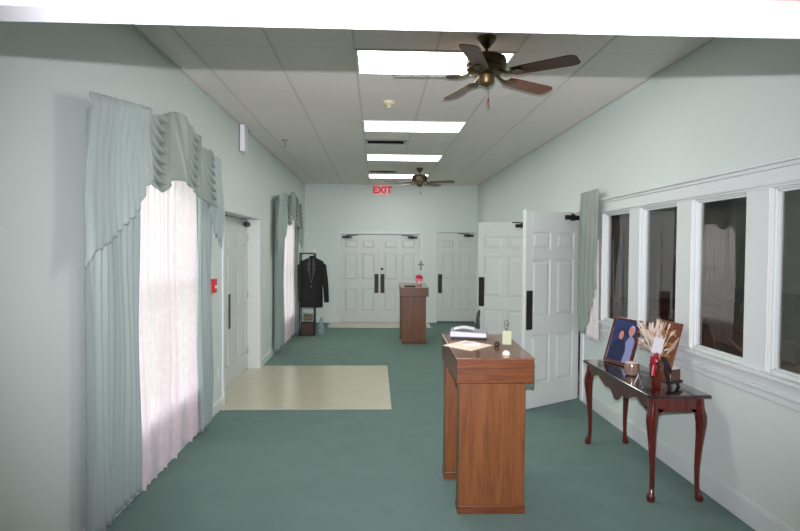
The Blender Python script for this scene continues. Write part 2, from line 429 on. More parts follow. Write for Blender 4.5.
# ------------------------------------------------------------------ chapel beyond the interior windows
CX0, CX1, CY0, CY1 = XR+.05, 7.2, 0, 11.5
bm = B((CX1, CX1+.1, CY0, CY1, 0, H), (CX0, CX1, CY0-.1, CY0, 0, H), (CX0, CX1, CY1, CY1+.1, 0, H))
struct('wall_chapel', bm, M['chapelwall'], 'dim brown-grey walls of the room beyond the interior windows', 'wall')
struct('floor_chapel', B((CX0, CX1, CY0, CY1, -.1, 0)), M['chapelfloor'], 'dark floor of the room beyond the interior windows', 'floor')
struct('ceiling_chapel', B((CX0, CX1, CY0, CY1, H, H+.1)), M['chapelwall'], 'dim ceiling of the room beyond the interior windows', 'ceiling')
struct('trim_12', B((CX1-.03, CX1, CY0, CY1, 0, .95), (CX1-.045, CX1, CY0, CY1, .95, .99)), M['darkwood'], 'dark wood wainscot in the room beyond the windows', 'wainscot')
pew = thing('pew', 'dark wooden pew seen through the windows', 'pew', (4.6, 3.2, 0), 0, 'pews in the dim room beyond the windows')
bm = bmesh.new(); hexa(bm, [(-1.2, .2, .4), (1.2, .2, .4), (1.2, .24, .4), (-1.2, .24, .4)], [(-1.2, .32, .95), (1.2, .32, .95), (1.2, .36, .95), (-1.2, .36, .95)])
obj('backrest', bm, M['darkwood'], pew, bevel=.01)
obj('seat', B((-1.2, 1.2, -.2, .24, .40, .45)), M['darkwood'], pew, bevel=.01)
for s in (-1, 1):
    bm = bmesh.new(); prism(bm, [(-.24, 0), (.36, 0), (.4, .9), (.34, 1.0), (.24, .96), (.15, .66), (-.2, .62), (-.26, .55)], s*1.22-.025, s*1.22+.025, 'x')
    obj('pew_end', bm, M['darkwood'], pew, bevel=.008)
for k in range(1, 6):
    p = dup(pew); p.location = (4.6, 3.2+1.15*k, 0)

# ------------------------------------------------------------------ camera & render look
cam = bpy.data.cameras.new('camera'); co = bpy.data.objects.new('camera', cam); C.objects.link(co)
cam.sensor_width = 36; cam.lens = 589.4/800*36; cam.clip_start = .02
yaw, pit, rol = .0405, .0282, -.0071
co.location = (0, 0, 1.7137)
co.rotation_euler = (Matrix.Rotation(-yaw, 3, 'Z') @ Matrix.Rotation(PI/2-pit, 3, 'X') @ Matrix.Rotation(-rol, 3, 'Z')).to_euler()
sc.camera = co
vs = sc.view_settings
vs.view_transform = 'Standard'; vs.look = 'None'; vs.gamma = 1; vs.use_curve_mapping = False
vs.exposure = 0.35

# ------------------------------------------------------------------ lights
w = bpy.data.worlds.new('world'); sc.world = w; w.use_nodes = True
bg = w.node_tree.nodes['Background']; bg.inputs['Color'].default_value = (.93, .97, 1, 1); bg.inputs['Strength'].default_value = 2.15
fl = bpy.data.lights.new('camera_flash', 'SPOT'); fl.shadow_soft_size = .005
fl.spot_size = math.radians(90); fl.spot_blend = 1.0
fl.energy = 950; fl.color = (1.0, .945, 1.03)
fo = bpy.data.objects.new('camera_flash', fl); C.objects.link(fo)
fo.location = (.0, .03, 1.814); fo.rotation_euler = (PI/2-.02, 0, -yaw-math.radians(2.2))
for i, (a, b, z0, z1) in enumerate(WN):
    pl = bpy.data.lights.new('window_portal', 'AREA'); pl.shape = 'RECTANGLE'; pl.size = b-a; pl.size_y = z1-z0
    pl.cycles.is_portal = True
    po = bpy.data.objects.new('window_portal', pl); C.objects.link(po)
    po.location = (XL-.19, (a+b)/2, (z0+z1)/2); po.rotation_euler = (0, -PI/2, 0)
    po.rotation_euler = (PI/2, 0, -PI/2)

# ------------------------------------------------------------------ ceiling lights
where = ['nearest', 'second', 'third', 'farthest']
lt = None
for k in range(4):
    if k == 0:
        lt = thing('ceiling_light', '', 'ceiling light', (.44, 4.43+.305, H))
        bm = B((-.61, -.585, -.305, .305, -.012, 0), (.585, .61, -.305, .305, -.012, 0), (-.585, .585, -.305, -.285, -.012, 0), (-.585, .585, .285, .305, -.012, 0))
        obj('frame', bm, M['white'], lt, bevel=.002)
        obj('diffuser', B((-.585, .585, -.285, .285, -.009, -.001)), M['troffer'], lt)
        o = lt
    else: o = dup(lt)
    o.location = (.44, 4.43+.305+2.44*k, H)
    o['label'] = ['large lit ceiling panel nearest the viewer, partly behind the big fan', 'second lit ceiling panel from the front',
                  'third lit ceiling panel from the front, between the two vents', 'farthest lit ceiling panel, behind the small fan and above the exit sign'][k]
    o['group'] = 'lit ceiling panels'

# ceiling vents
def vent(label, x, y):
    t = thing('ceiling_vent', label, 'vent', (x, y, H), 0, 'ceiling air vents')
    bm = B((-.29, -.25, -.15, .15, -.012, 0), (.25, .29, -.15, .15, -.012, 0), (-.25, .25, -.15, -.12, -.012, 0), (-.25, .25, .12, .15, -.012, 0))
    obj('frame', bm, M['steel'], t, bevel=.003)
    obj('backing', B((-.25, .25, -.12, .12, -.003, 0)), plain('vent_dark', srgb(62, 62, 60), .8), t)
    bm = bmesh.new()
    for i in range(7):
        y0 = -.11+i*.034
        hexa(bm, [(-.25, y0, -.010), (.25, y0, -.010), (.25, y0+.004, -.008), (-.25, y0+.004, -.008)],
             [(-.25, y0+.016, -.004), (.25, y0+.016, -.004), (.25, y0+.02, -.003), (-.25, y0+.02, -.003)])
    obj('louvre', bm, M['steel'], t)
vent('nearer slatted ceiling vent, between the second and third lit panels', .125, 8.22)
vent('farther slatted ceiling vent, just before the last lit panel', .13, 11.35)

# detectors
t = thing('smoke_detector', 'small ivory round detector on the ceiling before the second lit panel', 'detector', (.12, 6.0, H))
bm = bmesh.new(); lathe(bm, [(.06, 0), (.06, -.02), (.045, -.035), (.02, -.045), (.004, -.047)], seg=24); obj('body', bm, M['ivory'], t, smooth=True)
bm = bmesh.new(); lathe(bm, [(.018, -.045), (.02, -.06), (.004, -.066)], seg=16); obj('sensor', bm, M['ivory'], t, smooth=True)
t = thing('sprinkler_head', 'small chrome ceiling sprinkler near the left wall', 'sprinkler', (-1.26, 8.2, H))
bm = bmesh.new(); lathe(bm, [(.05, 0), (.048, -.008), (.02, -.014), (.018, -.03)], seg=20); obj('escutcheon', bm, M['steel'], t, smooth=True)
bm = bmesh.new(); lathe(bm, [(.012, -.03), (.02, -.05), (.014, -.085), (.035, -.09), (.035, -.094)], seg=16); obj('deflector', bm, plain('chrome', srgb(225, 225, 225), .12, metal=1), t, smooth=True)

# exit sign
t = thing('exit_sign', 'red lettered EXIT sign high on the end wall', 'exit sign', (.135, YF, 2.95))
obj('housing', B((-.175, .175, -.05, 0, 0, .235)), emit('sign_face', srgb(255, 200, 196), .13), t, bevel=.006)
cu = bpy.data.curves.new('t', 'FONT'); cu.body = 'EXIT'; cu.size = .215; cu.align_x = 'CENTER'; cu.extrude = .003; cu.offset = .008
tmp = bpy.data.objects.new('t', cu); C.objects.link(tmp); bpy.context.view_layer.update()
me = bpy.data.meshes.new_from_object(tmp.evaluated_get(bpy.context.evaluated_depsgraph_get())); bpy.data.objects.remove(tmp)
me.materials.clear(); me.materials.append(emit('sign_red', (1, .0, .03, 1), .12))
o = bpy.data.objects.new('lettering', me); C.objects.link(o); o.parent = t
o.location = (0, -.052, .045); o.rotation_euler = (PI/2, 0, 0)

# ------------------------------------------------------------------ ceiling fans
def fan(label, x, y, rot):
    t = thing('ceiling_fan', label, 'ceiling fan', (x, y, H), rot, 'five-blade ceiling fans')
    bm = bmesh.new(); lathe(bm, [(.068, 0), (.068, -.01), (.055, -.035), (.03, -.065), (.018, -.075)], seg=28); obj('canopy', bm, M['brass'], t, smooth=True)
    bm = bmesh.new(); lathe(bm, [(.012, -.07), (.012, -.13)], seg=14); obj('downrod', bm, M['brass'], t, smooth=True)
    bm = bmesh.new(); lathe(bm, [(.03, -.118), (.10, -.128), (.135, -.145), (.143, -.165), (.143, -.205), (.135, -.215), (.138, -.225), (.12, -.245), (.06, -.255), (.05, -.26)], seg=36)
    obj('motor_housing', bm, M['brass'], t, smooth=True)
    bm = bmesh.new(); lathe(bm, [(.045, -.255), (.058, -.265), (.058, -.31), (.05, -.325), (.02, -.335), (.008, -.345)], seg=28); obj('switch_housing', bm, M['brass'], t, smooth=True)
    zb = -.268
    for k in range(5):
        a = 2*PI*k/5; R = Matrix.Rotation(a, 4, 'Z')
        bm = bmesh.new()
        tube(bm, [(.10, 0, -.245), (.16, 0, zb-.004), (.2, 0, zb-.006)], [.012, .011, .01], 8)
        prism(bm, [(.17, -.02), (.2, -.045), (.26, -.05), (.28, -.02), (.28, .02), (.26, .05), (.2, .045), (.17, .02)], zb-.009, zb-.004)
        bmesh.ops.transform(bm, matrix=R, verts=bm.verts)
        obj('blade_iron', bm, M['brass'], t, smooth=True)
        bm = bmesh.new()
        pts = [(.20, -.052), (.30, -.058), (.60, -.068), (.638, -.062), (.66, -.04), (.66, .04), (.638, .062), (.60, .068), (.30, .058), (.20, .052)]
        prism(bm, pts, -.003, .003)
        bmesh.ops.transform(bm, matrix=R @ Matrix.Translation((0, 0, zb)) @ Matrix.Rotation(math.radians(-12), 4, 'X'), verts=bm.verts)
        obj('blade', bm, M['blade'], t, bevel=.0015)
    bm = bmesh.new()
    tube(bm, [(.03, -.03, -.33), (.035, -.035, -.36), (.035, -.035, -.43)], .0016, 6)
    ch = obj('pull_chain', bm, M['brass'], t, smooth=True)
    bm = bmesh.new(); lathe(bm, [(.003, -.43), (.007, -.44), (.009, -.465), (.006, -.485), (.002, -.49)], .035, -.035, 0, 12)
    obj('chain_knob', bm, M['blade'], ch, smooth=True)
    return t
fan('large brown five-blade fan nearest the viewer with a brass motor', .765, 4.15, math.radians(-38))
fan('smaller-looking brown fan far down the hall near the exit sign', .79, 10.85, math.radians(-22))

# ------------------------------------------------------------------ wall fittings
t = thing('wall_box', 'narrow white upright box mounted high on the left wall', 'wall box', (XL, 7.15, 2.86))
obj('cover', B((0.012, .072, 0, .20, .01, .33)), M['white'], t, bevel=.008)
obj('bracket', B((0, .012, .02, .28, .02, .36), (.0, .07, .20, .24, .28, .31)), M['plate'], t)
t = thing('fire_alarm_pull', 'small red pull station on the left wall by the side doors', 'fire alarm', (XL, 5.98, 1.26))
obj('body', B((0, .045, -.04, .04, 0, .14)), plain('alarm_red', srgb(190, 30, 40), .4), t, bevel=.005)
obj('pull_handle', B((.045, .055, -.028, .028, .045, .075)), M['white'], t, bevel=.002)
t = thing('wall_outlet', 'white outlet low on the left wall beside the near drape', 'outlet', (XL, 6.24, .34))
obj('cover_plate', B((0, .006, -.035, .035, 0, .115)), M['white'], t, bevel=.002)
obj('socket', B((.006, .009, -.017, .017, .018, .048), (.006, .009, -.017, .017, .066, .096)), M['ivory'], t, bevel=.002)
t = thing('light_switch', 'white switch plate on the left wall past the side doors', 'switch', (XL, 8.75, 1.12))
obj('cover_plate', B((0, .006, -.035, .035, 0, .115)), M['white'], t, bevel=.002)
obj('toggle', B((.006, .014, -.005, .005, .045, .07)), M['white'], t)

# ------------------------------------------------------------------ drapes
def pleat_panel(x0, ya, yb, ztop, zbot, n, amp, seed, edge=None, tie=0):
    """vertical pleated cloth along Y, standing off the left wall at x0"""
    def f(u, v):
        z = zbot+(ztop-zbot)*v
        s = u+.012*math.sin(3*PI*v+seed)
        ph = 2*PI*n*s+1.1*smooth_noise(u*n*.9, seed)*2
        a = amp*(.55+.9*smooth_noise(u*n*.7+3, seed+2))*(1.05-.45*v)
        x = x0+a*math.sin(ph)+.25*a*math.sin(2.3*ph+seed+v)+.006*math.sin(9*v+7*u)
        y = ya+(yb-ya)*u+.35*a*math.cos(ph)
        if edge: y += edge(u, v)
        z2 = z+(.012*math.sin(ph*.5) if v < .02 else 0)
        return (x, y, z2)
    bm = bmesh.new(); grid(bm, f, int(n*12), 50); return bm

def window_set(dy, sc_, tags):
    """tags: labels for near drape, far drape, sheer, valance"""
    Y = lambda y: 3.13+dy+(y-3.13)*sc_
    # rod/board is part of the valance
    o = obj('drape_panel', pleat_panel(-1.58, Y(3.31), Y(3.97), 2.47, .075, 7, .028, 1), M['drape'], smooth=True, solid=.002)
    tag(o, tags[0], 'drape', 'full-length mint drapes')
    o = obj('drape_panel', pleat_panel(-1.58, Y(5.32), Y(5.64), 2.47, .05, 6, .028, 5), M['drape'], smooth=True, solid=.002)
    tag(o, tags[1], 'drape', 'full-length mint drapes')
    o = obj('lace_curtain', pleat_panel(-1.60, Y(3.96), Y(5.32), 2.46, .05, 13, .022, 9), M['sheer'], smooth=True, solid=.0)
    tag(o, tags[2], 'curtain', 'lace sheers')
    v = thing('swag_valance', tags[3], 'valance', (XL, Y(4.5), 2.5), 0, 'arched swag valances')
    ry = lambda y: (y-4.5)*sc_          # local y
    # swag body
    y0, y1 = 4.02, 5.60
    cols = [4.26, 4.97, 5.42]
    def top(y):
        return 2.575+.165*math.exp(-((y-4.62)/.42)**2)
    def bot(y):
        b = 2.225-.095*math.exp(-((y-4.24)/.14)**2)-.12*math.exp(-((y-5.4)/.35)**2)
        return b
    def f(u, v):
        y = y0+(y1-y0)*u; zt, zb = top(y), bot(y); z = zb+(zt-zb)*v
        d = .095+.05*math.sin(PI*u)
        ruff = 0; drop = 0
        for c in cols:
            g = math.exp(-((y-c)/.12)**4)
            q = (z-6.0*(y-c)**2)/.072+.15*math.sin(7*y)
            t_ = q % 1
            k_ = (1-t_)**.7 if t_ > .22 else t_/.22*.84
            ruff += g*.075*k_; drop += g*.034*k_
        # soft folds radiating between the shirred columns
        fold = 0
        for a, b in zip(cols, cols[1:]+[5.8]):
            if a < y < b:
                t = (y-a)/(b-a)
                sag = .35*math.sin(PI*t)*(1-v)
                fold += .010*math.sin(2*PI*(t*2.2+(z-2.2)*1.5))*math.sin(PI*t)
        d += .035*math.cos(2*PI*(y-4.2)/.78)*-1*(.3+.7*(1-v))+ruff+fold
        return (max(.09, d), ry(y), z-2.5-drop*min(1, (1-v)*12))
    bm = bmesh.new(); grid(bm, f, 150, 130)
    obj('swag', bm, M['valance'], v, smooth=True, solid=.003)
    # piping along the bottom
    bm = bmesh.new(); tube(bm, [Vector(f(i/80, 0))+Vector((0.003, 0, 0)) for i in range(81)], .006, 6); obj('piping', bm, M['valance'], v, smooth=True)
    # jabots (cascades) at either end
    def jab(ya, yb, zta, ztb, pts, n, seed, out):
        def g(u, v):
            y = ya+(yb-ya)*u+(.07*v*(1-u) if ya < 4 else 0); zt = zta+(ztb-zta)*u
            zb = None
            for (u0, z0), (u1, z1) in zip(pts, pts[1:]):
                if u0 <= u <= u1+1e-6: zb = z0+(z1-z0)*(u-u0)/(u1-u0); break
            z = zb+(zt-zb)*v
            a = .0105*(1.25-.35*v)*(.35+1.3*smooth_noise(u*n*.55, seed))
            ph = 2*PI*n*u+2.5*smooth_noise(u*n*.6, seed)+.8*math.sin(2.5*v+seed)
            x = out+a*math.sin(ph)+.012*math.sin(5*v+seed)
            # gathered heading
            if v > .97: x -= .012
            return (x+.004*math.sin(23*u+9*v), ry(y), z-2.5)
        bm = bmesh.new(); grid(bm, g, int(n*14), 50); return bm
    near = jab(3.16, 4.10, 2.545, 2.66, [(0, 1.60), (.04, 1.62), (.07, 1.69), (.2, 1.70), (.45, 1.82), (.76, 1.97), (.86, 2.11), (1.0, 2.17)], 11, 2, .12)
    obj('jabot', near, M['jabot'], v, smooth=True, solid=.003)
    far = jab(5.44, 5.90, 2.60, 2.585, [(0, 2.10), (.25, 2.0), (.5, 1.86), (.9, 1.76), (1.0, 1.70)], 5, 6, .12)
    obj('jabot', far, M['jabot'], v, smooth=True, solid=.003)
window_set(0, 1.0, ['mint drape at the near side of the near window, closest to the viewer', 'narrow mint drape at the far side of the near window, beside the side doors',
                    'white lace curtain glowing in the near window', 'arched mint satin valance with shirred swags over the near window'])
window_set(6.08, 1.08, ['mint drape at the near side of the far window, past the side doors', 'narrow mint drape at the far side of the far window, next to the coat rack',
                    'white lace curtain glowing in the far window', 'arched mint satin valance over the far window near the coat rack'])

# curtain on right wall between open door and windows
v = thing('side_curtain', 'short mint curtain hanging between the open door and the interior windows', 'curtain', (XR, 6.2, .78))
def g1(u, vv):
    top_y0, top_y1 = .30, -.22           # left/far edge to near edge (local y)
    y = top_y0+(top_y1-top_y0)*u + .02*(1-vv)
    zb = .02+.52*max(0, (u-.38)/.62) ; z = zb+(1.565-zb)*vv
    a = .014; ph = 2*PI*4*u
    lean = .02*math.sin(PI*vv)
    y -= .05*u*math.sin(PI*min(1, (1-vv)*1.3))
    return (-.075+a*math.sin(ph)*(1.2-.5*vv)-lean, y, z)
bm = bmesh.new(); grid(bm, g1, 60, 50); obj('outer_panel', bm, M['valance'], v, smooth=True, solid=.003)
def g2(u, vv):
    y = .14-.34*u; z = .0+1.05*vv; ph = 2*PI*4*u
    return (-.055+.012*math.sin(ph), y-.03*(1-vv)*u, z+(.0 if vv else .01*math.sin(ph)))
bm = bmesh.new(); grid(bm, g2, 60, 30); obj('lining', bm, M['lining'], v, smooth=True, solid=.002)
# ------------------------------------------------------------------ lecterns (register stands)
def lectern(label, loc):
    t = thing('lectern', label, 'lectern', loc, 0, 'oak register stands')
    # origin = floor below the near left corner of the near panel
    obj('front_panel', B((0, .43, 0, .12, 0, .87)), M['oak_z'], t, bevel=.004)
    obj('front_base', B((-.004, .436, -.006, .122, 0, .055)), M['oak_x'], t, bevel=.004)
    obj('rear_panel', B((-.02, .43, .58, .70, 0, .87)), M['oak_z'], t, bevel=.004)
    obj('rear_base', B((-.025, .436, .574, .706, 0, .055)), M['oak_x'], t, bevel=.004)
    obj('shelf', B((.05, .38, .12, .58, .70, .72)), M['oak_x'], t)
    zt = lambda y: 1.012+.035*(y+.06)/.86
    bm = bmesh.new(); x0, x1, y0, y1 = -.026, .470, -.06, .78
    hexa(bm, [(x0, y0, .862), (x1, y0, .862), (x1, y1, .862), (x0, y1, .862)],
         [(x0, y0, zt(y0)), (x1, y0, zt(y0)), (x1, y1, zt(y1)), (x0, y1, zt(y1))])
    obj('apron', bm, M['oak_x'], t, bevel=.005)
    bm = bmesh.new(); e = .003
    hexa(bm, [(x0-e, y0-e, zt(y0)), (x1+e, y0-e, zt(y0)), (x1+e, y1+e, zt(y1)), (x0-e, y1+e, zt(y1))],
         [(x0-e, y0-e, zt(y0)+.012), (x1+e, y0-e, zt(y0)+.012), (x1+e, y1+e, zt(y1)+.012), (x0-e, y1+e, zt(y1)+.012)])
    obj('top', bm, M['oak_top'], t, bevel=.003)
    return t
LX, LY = .54, 3.75
lectern('oak register stand nearest the viewer, holding the register book and card', (LX, LY, 0))
lectern('oak stand far down the hall with pink flowers on top', (.475, 10.57, 0))
def ztop(Y): return 1.024+.035*(Y-LY+.06)/.86
tilt = math.atan(.035/.86)

# register box
t = thing('register_box', 'white guest register box with dark base on the near stand', 'box', (.70, 4.38, ztop(4.38)+.002), math.radians(-14)); t.rotation_euler = (tilt, 0, math.radians(-12))
bm = bmesh.new(); hexa(bm, [(-.13, -.075, 0), (.13, -.075, 0), (.13, .075, 0), (-.13, .075, 0)], [(-.13, -.075, .015), (.13, -.075, .015), (.13, .075, .015), (-.13, .075, .015)])
obj('base', bm, M['plate'], t, bevel=.003)
bm = bmesh.new(); hexa(bm, [(-.14, -.085, .015), (.135, -.085, .015), (.135, .085, .015), (-.14, .085, .015)], [(-.135, -.075, .058), (.13, -.08, .048), (.13, .08, .052), (-.135, .08, .062)])
obj('body', bm, plain('register_white', srgb(158, 160, 166), .4), t, bevel=.006)
bm = bmesh.new(); grid(bm, lambda u, v: (-.11+.15*u, -.06+.12*v, .064+.012*math.sin(PI*u)), 8, 4)
obj('paper_slip', bm, M['white'], t, solid=.001)
# sheet
t = obj('paper_sheet', B((-.125, .125, -.12, .12, 0, .003)), plain('paper', srgb(240, 228, 205), .6), loc=(.645, 4.085, ztop(4.085)+.001))
t.rotation_euler = (tilt, 0, math.radians(44)); tag(t, 'cream paper sheet lying diagonally on the near stand', 'paper')
t.rotation_euler = (Matrix.Rotation(tilt, 3, 'X') @ Matrix.Rotation(math.radians(44), 3, 'Z')).to_euler()
t = obj('leaflet', B((-.06, .06, -.045, .045, 0, .012)), plain('leaflet_white', srgb(232, 222, 208), .6), loc=(.655, 4.10, ztop(4.10)+.005), bevel=.003)
t.rotation_euler = (Matrix.Rotation(tilt, 3, 'X') @ Matrix.Rotation(math.radians(15), 3, 'Z')).to_euler(); tag(t, 'small folded leaflet on top of the cream paper', 'leaflet')
# dark knob pen
bm = bmesh.new(); lathe(bm, [(.006, 0), (.016, .003), (.02, .016), (.014, .03), (.004, .036)], seg=18)
t = thing('dark_ball', 'small round dark ball at the right tip of the cream paper', 'paperweight', (.845, 4.06, ztop(4.06)))
obj('body', bm, M['plate'], t, smooth=True)
# plumed pen in holder
t = thing('pen_stand', 'slim curved black pen standing behind the white register box', 'pen stand', (.79, 4.50, ztop(4.50)))
bm = bmesh.new(); lathe(bm, [(.022, 0), (.022, .006), (.01, .012)], seg=18); obj('base', bm, M['plate'], t, smooth=True)
bm = bmesh.new(); tube(bm, [(0, 0, .008), (0, 0, .06), (-.006, 0, .12), (.0, 0, .16), (.008, 0, .19)], [.013, .012, .013, .014, .006], 12); obj('holder', bm, M['blackmetal'], t, smooth=True)
bm = bmesh.new(); tube(bm, [(.006, 0, .18), (-.004, 0, .21), (-.02, 0, .235)], .002, 6); tube(bm, [(.006, 0, .18), (.004, 0, .225)], .002, 6); obj('tip', bm, M['steel'], t, smooth=True)
# card holder
t = thing('card_holder', 'small clip stand holding a yellow-green card on the near stand', 'card holder', (.852, 3.80, ztop(3.80)))
bm = bmesh.new(); lathe(bm, [(.026, 0), (.026, .006), (.022, .02), (.008, .028)], seg=24); obj('base', bm, plain('pale_stone', srgb(225, 212, 190), .3), t, smooth=True)
bm = bmesh.new(); lathe(bm, [(.007, .026), (.005, .05), (.005, .165)], seg=12); obj('stem', bm, M['glass_out'], t, smooth=True)
bm = bmesh.new(); tube(bm, [(.0, 0, .16), (-.012, 0, .175), (-.016, 0, .2), (-.006, 0, .222), (.008, 0, .222), (.014, 0, .2), (.008, 0, .178), (0, 0, .165)], .0028, 8)
tube(bm, [(.0, 0, .18), (.004, 0, .205)], .004, 8); obj('clip', bm, M['brass'], t, smooth=True)
bm = B((-.028, .030, -.012, -.010, .068, .158)); obj('card', bm, plain('card_green', srgb(158, 166, 132), .5), t, bevel=.0006)

# flowers and cross on the far lectern
FZ = 1.045
t = thing('flower_vase', 'small vase of pink and red flowers on the far stand', 'flowers', (.80, 10.95, FZ))
bm = bmesh.new(); lathe(bm, [(.03, 0), (.05, .02), (.055, .05), (.04, .08), (.045, .09)], seg=20); obj('vase', bm, plain('pink_glass', srgb(235, 190, 195), .3), t, smooth=True)
bm = bmesh.new()
for k in range(14):
    a = k*2.4; r = .055*math.sqrt(k/14)
    bmesh.ops.create_icosphere(bm, subdivisions=2, radius=.022+.006*random.random(), matrix=Matrix.Translation((r*math.cos(a), r*math.sin(a), .12+.05*(1-k/14)+.012*random.random())))
obj('blossoms', bm, plain('crimson_petals', srgb(190, 25, 60), .6), t, smooth=True)
bm = bmesh.new()
for k in range(12):
    a = k*2.4+1; r = .07*math.sqrt((k+2)/14)
    bmesh.ops.create_icosphere(bm, subdivisions=2, radius=.02, matrix=Matrix.Translation((r*math.cos(a), r*math.sin(a)-.01, .09+.03*random.random())))
obj('blossoms', bm, plain('pink_petals', srgb(240, 150, 165), .6), t, smooth=True)
t = thing('standing_cross', 'little grey cross on a thin wire above the pink flowers', 'cross', (.84, 11.05, FZ))
bm = bmesh.new(); lathe(bm, [(.03, 0), (.03, .008), (.004, .012)], seg=16); obj('base', bm, M['steel'], t, smooth=True)
bm = bmesh.new(); tube(bm, [(0, 0, .01), (0, 0, .3)], .0025, 6); obj('wire', bm, M['steel'], t)
bm = bmesh.new(); box(bm, -.014, .014, -.006, .006, .27, .45); box(bm, -.055, .055, -.006, .006, .365, .393)
obj('cross', bm, plain('pewter', srgb(105, 110, 108), .4, metal=.6), t, bevel=.004)
t = obj('booklet', B((-.10, .10, -.08, .08, 0, .012)), plain('booklet_dark', srgb(70, 45, 40), .5), loc=(.62, 10.75, 1.037), bevel=.002)
tag(t, 'thin dark booklet lying on the far stand', 'booklet')

# ------------------------------------------------------------------ console table
TX0, TX1, TY0, TY1, TZ = 1.84, 2.27, 3.86, 5.16, .74
t = thing('console_table', 'glossy cherry console table with cabriole legs under the interior windows', 'table', ((TX0+TX1)/2, (TY0+TY1)/2, 0))
hx, hy = (TX1-TX0)/2, (TY1-TY0)/2
bm = bmesh.new()
prism(bm, [(-hx, -hy+.03), (-hx+.015, -hy), (hx, -hy), (hx, hy), (-hx+.015, hy), (-hx, hy-.03)], TZ-.022, TZ)
obj('tabletop', bm, M['cherry_top'], t, bevel=.007, seg=3)
# apron: straight ends, shaped front
ax, ay = hx-.035, hy-.05
def wave(n=60):
    pts = [(-ay, TZ-.022)]
    for i in range(n+1):
        s = -1+2*i/n; d = .105
        d -= .045*math.exp(-((abs(s)-.62)/.16)**2)          # rises near the legs
        d += .05*math.exp(-(s/.17)**2)+.018*math.cos(s*18)*math.exp(-(s/.3)**2)
        pts.append((s*ay, TZ-.022-d))
    pts.append((ay, TZ-.022)); return pts
bm = bmesh.new(); prism(bm, wave(), -ax, -ax+.018, 'x'); obj('front_apron', bm, M['cherry'], t)
obj('rear_apron', B((ax-.018, ax, -ay, ay, TZ-.12, TZ-.022)), M['cherry'], t)
for s in (-1, 1): obj('side_apron', B((-ax+.018, ax-.018, s*ay-.009, s*ay+.009, TZ-.125, TZ-.022)), M['cherry'], t)
for sx in (-1, 1):
    for sy in (-1, 1):
        bm = bmesh.new()
        prof = [(.70, -.004, .029), (.64, .0, .03), (.585, .016, .033), (.54, .020, .031), (.46, .014, .025), (.36, .004, .020), (.24, -.006, .016), (.12, -.006, .0135), (.07, .0, .0145), (.045, .012, .021), (.022, .016, .025), (.006, .014, .022), (.0, .012, .019)]
        pts = [(sx*(ax-.02+.6*o), sy*(ay-.01+.5*o), z) for z, o, r in prof]
        tube(bm, pts, [r*1.2 for _, _, r in prof], 14)
        lg = obj('leg', bm, M['cherry'], t, smooth=True)
        # knee brackets
        bm = bmesh.new()
        prism(bm, [(sy*ay, .64), (sy*(ay-.09), .635), (sy*(ay-.055), .60), (sy*(ay-.03), .56), (sy*ay, .53)], sx*(ax-.009)-.009, sx*(ax-.009)+.009, 'x')
        obj('knee_bracket', bm, M['cherry'], lg)
        bm = bmesh.new()
        prism(bm, [(sx*ax, .64), (sx*(ax-.09), .635), (sx*(ax-.055), .60), (sx*(ax-.03), .56), (sx*ax, .53)], sy*ay-.009, sy*ay+.009, 'y')
        obj('knee_bracket', bm, M['cherry'], lg)

# portrait: bottom edge from (2.01,5.146) to (2.10,4.79), leaning back toward the wall
def leaning(name, label, cat, p0, p1, height, lean):
    a = math.atan2(p1[1]-p0[1], p1[0]-p0[0]); w = math.hypot(p1[0]-p0[0], p1[1]-p0[1])
    t = thing(name, label, cat, (p0[0], p0[1], TZ+.008)); t.rotation_euler = (Matrix.Rotation(a, 3, 'Z') @ Matrix.Rotation(-lean, 3, 'X')).to_euler()
    return t, w, height
t, w, h = leaning('portrait_frame', 'framed portrait of a couple leaning on the far end of the console table', 'picture frame', (2.012, 5.12), (2.105, 4.785), .40, math.radians(17))
bm = B((0, .022, -.0, .022, 0, h), (w-.022, w, 0, .022, 0, h), (.022, w-.022, 0, .022, 0, .022), (.022, w-.022, 0, .022, h-.022, h))
obj('frame', bm, M['cherry'], t, bevel=.004)
obj('backing', B((.01, w-.01, .018, .024, .01, h-.01)), M['plate'], t)
ph = obj('photograph', B((.02, w-.02, .010, .013, .02, h-.02)), plain('photo_blue', srgb(36, 50, 92), .3, var=.35, vscale=6), t)
def blob(name, pts, mat, y):
    bm = bmesh.new(); prism(bm, pts, y-.0006, y, 'y'); obj(name, bm, mat, ph)
def ell(cx, cz, rx, rz, n=28): return [(cx+rx*math.cos(2*PI*k/n), cz+rz*math.sin(2*PI*k/n)) for k in range(n)]
navy = plain('print_navy', srgb(26, 32, 66), .3); skin = plain('print_skin', srgb(188, 128, 122), .3); grey = plain('print_grey', srgb(128, 134, 176), .3)
hairc = plain('print_hair', srgb(44, 30, 48), .3); pale = plain('print_pale_hair', srgb(190, 170, 180), .3)
blob('printed_suit', [(.19, .022), (.335, .022), (.335, .15), (.32, .215), (.285, .25), (.25, .25), (.215, .20), (.18, .1)], grey, .0098)
blob('printed_dress', [(.03, .022), (.22, .022), (.235, .12), (.215, .185), (.17, .215), (.12, .215), (.07, .18), (.04, .12)], navy, .0090)
blob('printed_hair', ell(.14, .258, .043, .05), hairc, .0084)
blob('printed_face', ell(.143, .247, .028, .038), skin, .0077)
blob('printed_hair', ell(.258, .298, .036, .046), pale, .0091)
blob('printed_face', ell(.258, .29, .031, .042), skin, .0084)

